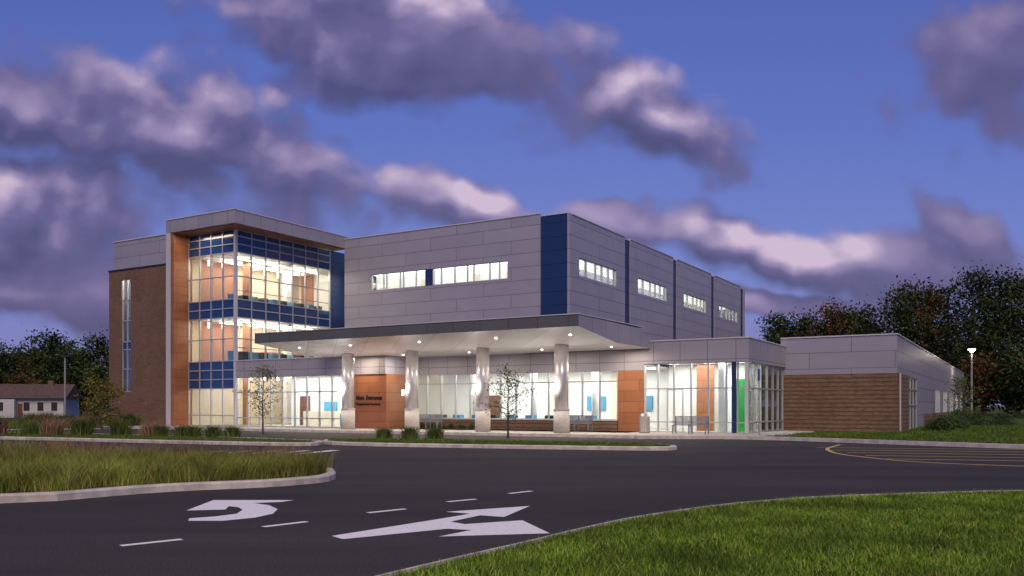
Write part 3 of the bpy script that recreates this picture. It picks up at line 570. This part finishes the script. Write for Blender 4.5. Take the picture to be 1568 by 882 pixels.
vo=nn(gr,'ShaderNodeTexVoronoi',feature='F1',voronoi_dimensions='2D'); vo.inputs['Scale'].default_value=13; vo.inputs['Detail'].default_value=1; vo.inputs['Roughness'].default_value=.5; gr.links.new(warp(.08),vo.inputs['Vector'])
cur=math_(gr,'MAXIMUM',cur,-.9)
d=math_(gr,'MULTIPLY_ADD',math_(gr,'SUBTRACT',fb.outputs['Fac'],.5),1.5,cur)
d=math_(gr,'MULTIPLY_ADD',math_(gr,'SUBTRACT',.42,vo.outputs['Distance']),.45,d); gr.links.new(d,go.inputs[0])
tc=nn(nt,'ShaderNodeTexCoord'); sp=nn(nt,'ShaderNodeSeparateXYZ'); nt.links.new(tc.outputs['Generated'],sp.inputs[0])
ay=math_(nt,'MAXIMUM',math_(nt,'ABSOLUTE',sp.outputs[1]),.12); px=math_(nt,'DIVIDE',sp.outputs[0],ay); pz=math_(nt,'DIVIDE',sp.outputs[2],ay)
P=nn(nt,'ShaderNodeCombineXYZ'); nt.links.new(px,P.inputs[0]); nt.links.new(pz,P.inputs[1])
g1=nn(nt,'ShaderNodeGroup'); g1.node_tree=gr; nt.links.new(P.outputs[0],g1.inputs[0])
of=nn(nt,'ShaderNodeVectorMath',operation='ADD'); of.inputs[1].default_value=(-.010,.034,0); nt.links.new(P.outputs[0],of.inputs[0])
g2=nn(nt,'ShaderNodeGroup'); g2.node_tree=gr; nt.links.new(of.outputs[0],g2.inputs[0])
mk_=nn(nt,'ShaderNodeMapRange',interpolation_type='SMOOTHSTEP'); mk_.inputs[1].default_value=-.18; mk_.inputs[2].default_value=.34; nt.links.new(g1.outputs[0],mk_.inputs[0])
HL=[(-.32,.37,.22,.11,-25),(-.60,.27,.22,.09,0),(-.02,.265,.09,.05,-10),(.17,.38,.12,.07,-20),(-.05,.49,.2,.04,0),(.29,.19,.12,.05,0)]
hb=blobs(nt,P.outputs[0],HL,.2); hm=nn(nt,'ShaderNodeMapRange',interpolation_type='SMOOTHSTEP'); hm.inputs[1].default_value=-.5; hm.inputs[2].default_value=.6; hm.inputs[3].default_value=.35; hm.inputs[4].default_value=1.15; nt.links.new(hb,hm.inputs[0])
df=math_(nt,'MULTIPLY',math_(nt,'SUBTRACT',g1.outputs[0],g2.outputs[0]),hm.outputs[0])
lit=math_(nt,'MULTIPLY_ADD',df,1.0,.27,clamp=True)
cr=nn(nt,'ShaderNodeValToRGB'); nt.links.new(lit,cr.inputs[0]); E=cr.color_ramp.elements
E[0].position=0; E[0].color=(.068,.064,.19,1); E[1].position=1; E[1].color=(.60,.47,.63,1); x_=E.new(.35); x_.color=(.125,.105,.27,1); x_=E.new(.7); x_.color=(.31,.245,.44,1)
sr=nn(nt,'ShaderNodeValToRGB'); nt.links.new(math_(nt,'MULTIPLY',pz,1.6,clamp=True),sr.inputs[0]); E=sr.color_ramp.elements
E[0].position=0; E[0].color=(.21,.19,.42,1); E[1].position=1; E[1].color=(.058,.092,.36,1); x_=E.new(.25); x_.color=(.16,.21,.57,1); x_=E.new(.55); x_.color=(.10,.15,.50,1)
mx=nn(nt,'ShaderNodeMix',data_type='RGBA'); nt.links.new(mk_.outputs[0],mx.inputs['Factor']); nt.links.new(sr.outputs[0],mx.inputs['A']); nt.links.new(cr.outputs[0],mx.inputs['B'])
sk=nn(nt,'ShaderNodeTexSky',sky_type='NISHITA'); sk.sun_disc=False; sk.sun_elevation=math.radians(3); sk.sun_rotation=math.radians(190)
b1=nn(nt,'ShaderNodeBackground'); b1.inputs[1].default_value=1; nt.links.new(mx.outputs['Result'],b1.inputs[0])
b2=nn(nt,'ShaderNodeBackground'); b2.inputs[1].default_value=.012; nt.links.new(sk.outputs[0],b2.inputs[0])
ad=nn(nt,'ShaderNodeAddShader'); wo=nn(nt,'ShaderNodeOutputWorld'); nt.links.new(b1.outputs[0],ad.inputs[0]); nt.links.new(b2.outputs[0],ad.inputs[1]); nt.links.new(ad.outputs[0],wo.inputs[0])
sl=D.lights.new('soft_key','SUN'); sl.energy=2.3; sl.angle=math.radians(40); sl.color=(1,.80,.58); so=D.objects.new('soft_key',sl); S.collection.objects.link(so)  # added soft warm key from behind the camera, brightening the dusk scene
dv=Vector((-.1,1,-1.05)); so.rotation_euler=dv.to_track_quat('-Z','Y').to_euler()
# ---------------------------------------------------------------- camera
cam=D.cameras.new('camera'); cam.sensor_width=36; cam.lens=36*1302/1568; cam.shift_y=181/1568; cam.clip_end=5000; cam.clip_start=.1
o=D.objects.new('camera',cam); S.collection.objects.link(o); o.location=(0,0,1.55); o.rotation_euler=(math.pi/2,0,0); S.camera=o
S.view_settings.view_transform='Standard'; S.view_settings.look='None'; S.view_settings.exposure=0
